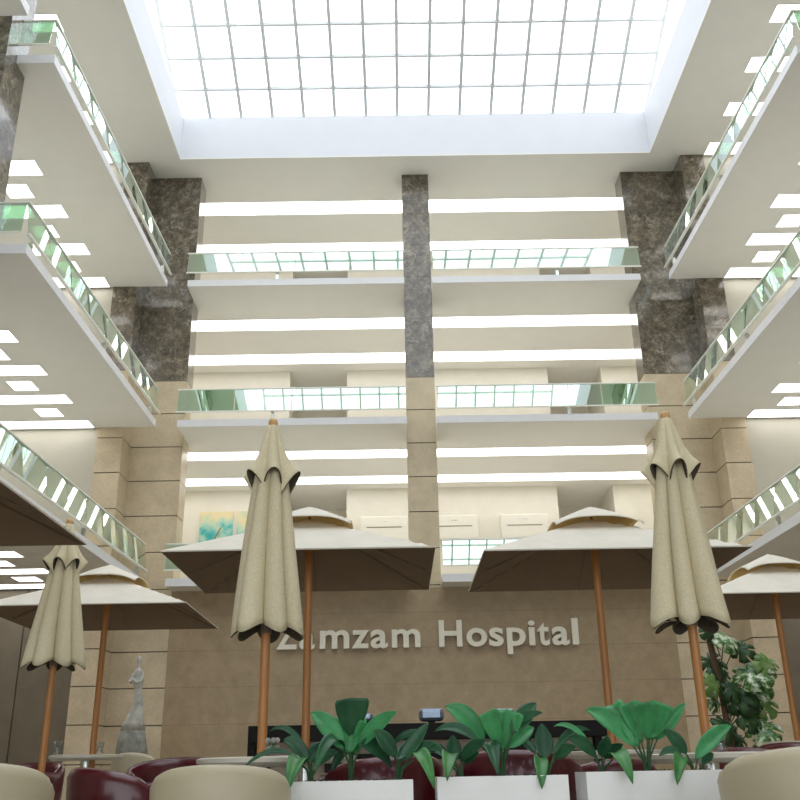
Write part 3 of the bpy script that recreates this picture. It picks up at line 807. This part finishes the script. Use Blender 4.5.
foliage((503, 778), [((502, 750), (490, 711), 20, 0, 'as'), ((503, 750), (503, 709), 18, 0, 'as'), ((505, 750), (519, 711), 20, 0, 'as'), ((487, 742), (447, 706), 21, .14, 'a'),
    ((480, 742), (436, 731), 11, .18, 'b'), ((513, 734), (541, 702), 18, .05, 'b'), ((515, 728), (547, 712), 9, .1, 'b'), ((509, 748), (537, 727), 17, .05, 'a'), ((488, 744), (498, 775), 15, .1, 'b')],
    'largest plant of the middle planter, broad bright fan of leaves', 4)
foliage((462, 779), [((455, 761), (454, 735), 15, 0, 'b'), ((451, 764), (428, 750), 11, .2, 'b'), ((453, 760), (447, 781), 16, .1, 'c'), ((461, 762), (488, 740), 12, .1, 'b'), ((464, 762), (480, 752), 11, .05, 'b')],
    'small plant at the left end of the middle planter', 5)
foliage((548, 778), [((547, 759), (545, 723), 19, 0, 'b'), ((542, 758), (541, 789), 15, .05, 'c'), ((553, 756), (594, 730), 8, .2, 'b'), ((556, 758), (578, 746), 13, .05, 'b'), ((538, 753), (521, 739), 9, .1, 'b')],
    'plant at the right end of the middle planter', 6)
foliage((602, 776), [((597, 757), (570, 737), 13, .12, 'b'), ((603, 757), (611, 735), 14, 0, 'b'), ((611, 758), (632, 784), 16, .15, 'c'), ((592, 745), (557, 726), 6, .2, 'a'), ((607, 758), (626, 744), 11, .05, 'b')],
    'small plant at the left end of the right planter', 7)
foliage((648, 776), [((637, 747), (591, 709), 20, .12, 'a'), ((640, 746), (618, 704), 22, .02, 'as'), ((645, 742), (634, 702), 22, 0, 'as'), ((650, 740), (652, 701), 22, 0, 'as'), ((655, 740), (670, 702), 22, 0, 'as'),
    ((660, 740), (694, 702), 14, .03, 'a'), ((642, 746), (626, 712), 18, .02, 'a'), ((650, 738), (684, 708), 15, .03, 'a')],
    'largest plant of the right planter, tall fan of leaves', 8)
foliage((696, 776), [((689, 754), (669, 729), 14, .05, 'b'), ((697, 760), (738, 725), 16, .08, 'a'), ((683, 757), (676, 785), 14, .08, 'c'), ((682, 754), (661, 756), 8, .2, 'b'), ((704, 764), (716, 753), 9, .05, 'b')],
    'plant at the right end of the right planter', 9)

# ------------------------------------------------------------------ climbing monstera
MY = 15.0
mroot = thing('monstera_plant', 'tall climbing monstera with pale variegated leaves before the right pier', 'plant', (spot(734, 755, MY).x, MY, FLOOR))
mx = spot(734, 755, MY).x
MB().lathe([(.0, 0), (.26, 0), (.32, .35), (.33, .42), (.29, .42), (.27, .36), (0, .36)], n=32).build('pot', M['pot'], mroot, smooth=True)
b = MB(); b.tube([(0, 0, .3), (-.05, 0, 1.5), (-.14, 0, 2.45)], .05, 10); b.build('moss_pole', M['pot'], mroot)
def monstera_leaf(c, size, ang, tilt, mat):
    b = MB(); n = 40; s = size
    def rad(a):       # heart outline, stem notch at a = 0 (top), tip at PI
        r = .62 + .32*(1-math.cos(a))/2 - .30*math.exp(-(min(a, 2*PI-a)/.35)**2)
        k = .5+.5*math.cos(a*7+.4)
        side = math.sin(a)**2
        return s*(r - .24*side*(k**3))
    cen = b.bm.verts.new((0, 0, 0)); mid = []; out = []
    for i in range(n):
        a = 2*PI*i/n; r = rad(a)
        mid.append(b.bm.verts.new((math.sin(a)*r*.55*.85, -.03*s, math.cos(a)*r*.55)))
        out.append(b.bm.verts.new((math.sin(a)*r*.85, .10*s, math.cos(a)*r)))
    for i in range(n):
        j = (i+1) % n
        b.bm.faces.new((cen, mid[i], mid[j]))
        if not (i % 6 == 3 and i not in (0, 39)): b.bm.faces.new((mid[i], out[i], out[j], mid[j]))
    R = Matrix.Rotation(ang, 4, 'Y') @ Matrix.Rotation(tilt, 4, 'X')
    bmesh.ops.transform(b.bm, matrix=Matrix.Translation(c) @ R, verts=b.bm.verts[:])
    b.build('leaf', mat, mroot, smooth='all', solid=.004)
    q = MB(); c = Vector(c); p = Vector((0, 0, max(.5, c.z-.35)))
    q.tube([p, (p+c)/2 + Vector((0, 0, .08)), c + Vector((0, .02, 0))], .009, 6); q.build('stalk', M['stalk'], mroot)
SPEC = [((723, 640), .40, .4, 'varieg', -.3), ((705, 634), .24, 1.2, 'monst', 0), ((737, 650), .30, -.8, 'monst', 0), ((745, 672), .50, -.5, 'varieg', -.3),
        ((762, 664), .36, .6, 'lime', 0), ((752, 688), .34, -.9, 'varieg', 0), ((712, 662), .36, -.4, 'monst', .2), ((722, 672), .32, .9, 'monst', 0),
        ((716, 700), .36, 1.4, 'varieg', -.35), ((732, 700), .40, -1.2, 'monst', 0), ((760, 702), .34, -.4, 'lime', .1), ((745, 715), .36, .2, 'monst', 0),
        ((756, 728), .42, -.5, 'varieg', -.2), ((720, 726), .36, .4, 'monst', -.1), ((710, 684), .32, .9, 'lime', 0), ((738, 738), .36, .8, 'monst', 0), ((765, 742), .30, -.6, 'lime', 0),
        ((716, 745), .32, -.5, 'lime', .1), ((733, 752), .30, .2, 'monst', 0), ((728, 688), .30, .1, 'monst', .1), ((748, 700), .28, 0, 'monst', .2)]
rnd = random.Random(4)
for (p, sz, an, mt, tl) in SPEC:
    dy = rnd.uniform(-.25, .1)
    q3 = spot(p[0], p[1], MY)
    monstera_leaf((q3.x-mx, dy, q3.z+H), sz*.92, an, -.5+tl, M[mt])

# ------------------------------------------------------------------ statue
SY_ = 19.0
base_ = spot(133, 775, SY_); sx = base_.x
st = thing('lady_statue', 'pale stone statue of a woman in a long flared gown', 'statue', (sx, SY_, FLOOR))
def ztof(py): return spot(137, py, SY_).z + H
prof = []   # (z, centre x, half width, half depth)
P = SY_/1016.0*1.0
for py, xl, xr in ((775, 112, 149), (757, 115, 148), (745, 116.5, 146), (731, 119.5, 145), (722, 124, 144), (712, 129.5, 143.6), (704, 133, 143.3), (696, 134, 142.6), (690, 134.5, 142), (683, 133.2, 143.3), (676, 132.5, 144),
                   (672, 133.2, 143.4), (669.5, 136, 141.5), (668, 138, 140.6), (665.5, 138, 140.6), (663.5, 137.2, 141.6), (660, 136.8, 142.2), (657, 138, 141), (655.7, 139, 140)):
    pl, pr = spot(xl, py, SY_), spot(xr, py, SY_)
    prof.append((pl.z+H, (pl.x+pr.x)/2 - sx, (pr.x-pl.x)/2))
prof.insert(0, (.15, 0, prof[0][2]*1.05))
b = MB(); n = 48; rings = []
for z, cx, hw in prof:
    hd = hw*(.62 if z < ztof(670) else .9)
    fl = max(0, (ztof(700)-z)/ztof(700))
    rings.append([(cx + hw*math.cos(a)*(1+.05*fl*math.sin(a*11)), hd*math.sin(a)*(1+.07*fl*math.sin(a*11)), z) for a in (i/n*2*PI for i in range(n))])
kz = max(i for i, q_ in enumerate(prof) if q_[0] < ztof(729))
b.loft(rings[kz:]); b.build('gown_figure', M['statue'], st, smooth='all')
b = MB(); b.loft(rings[:kz+1]); b.build('gown_hem', M['statue_dark'], st, smooth='all')
zs = ztof(674)
for s in (-1, 1):
    cx = spot(138.5, 674, SY_).x - sx
    q = MB(); q.tube([(cx+s*.07, 0, zs+.01), (cx+s*.115-.03, -.04, zs-.13), (cx+s*.05-.05, -.12, zs-.17), (cx-.07, -.13, zs-.09)], [.036, .034, .028, .022], 10)
    q.build('arm', M['statue'], st, smooth='all')
q = MB(); q.lathe([(.42, 0), (.42, .1), (.39, .12), (.38, .2)], 0, 0, 32); q.build('plinth', M['statue'], st)

# ------------------------------------------------------------------ light and camera
world = bpy.data.worlds.new('sky'); S.world = world; world.use_nodes = True
bg = world.node_tree.nodes['Background']; bg.inputs[0].default_value = (.93, .965, 1.0, 1); bg.inputs[1].default_value = 3.0
for (y0, y1, z) in ((SY0, SY1, 16.45),):
    L = bpy.data.lights.new('skylight_portal', 'AREA'); L.shape = 'RECTANGLE'; L.size = SX1-SX0; L.size_y = y1-y0; L.cycles.is_portal = True
    o = bpy.data.objects.new('skylight_portal', L); C.objects.link(o); o.location = ((SX0+SX1)/2, (y0+y1)/2, z)
L = bpy.data.lights.new('added_window_portal', 'AREA'); L.shape = 'RECTANGLE'; L.size = WF[1]-WF[0]; L.size_y = WF[3]-WF[2]; L.cycles.is_portal = True
o = bpy.data.objects.new('added_window_portal', L); C.objects.link(o); o.location = ((WF[0]+WF[1])/2, Y0-.02, (WF[2]+WF[3])/2); o.rotation_euler = (PI/2, 0, 0)
r, u = CR, CU
cam = bpy.data.cameras.new('camera'); co = bpy.data.objects.new('camera', cam); C.objects.link(co)
cam.sensor_width = 36; cam.sensor_fit = 'HORIZONTAL'; cam.lens = f_*36/800; cam.clip_start = .05; cam.clip_end = 200
co.matrix_world = Matrix(((r.x, u.x, -fw.x, 0), (r.y, u.y, -fw.y, 0), (r.z, u.z, -fw.z, 0), (0, 0, 0, 1)))
S.camera = co
S.view_settings.view_transform = 'Standard'; S.view_settings.look = 'None'; S.view_settings.exposure = 0; S.view_settings.gamma = 1
S.view_settings.use_curve_mapping = False
S.cycles.use_denoising = True
S.cycles.max_bounces = 10; S.cycles.diffuse_bounces = 6; S.cycles.glossy_bounces = 5; S.cycles.transparent_max_bounces = 24
S.cycles.sample_clamp_indirect = 6
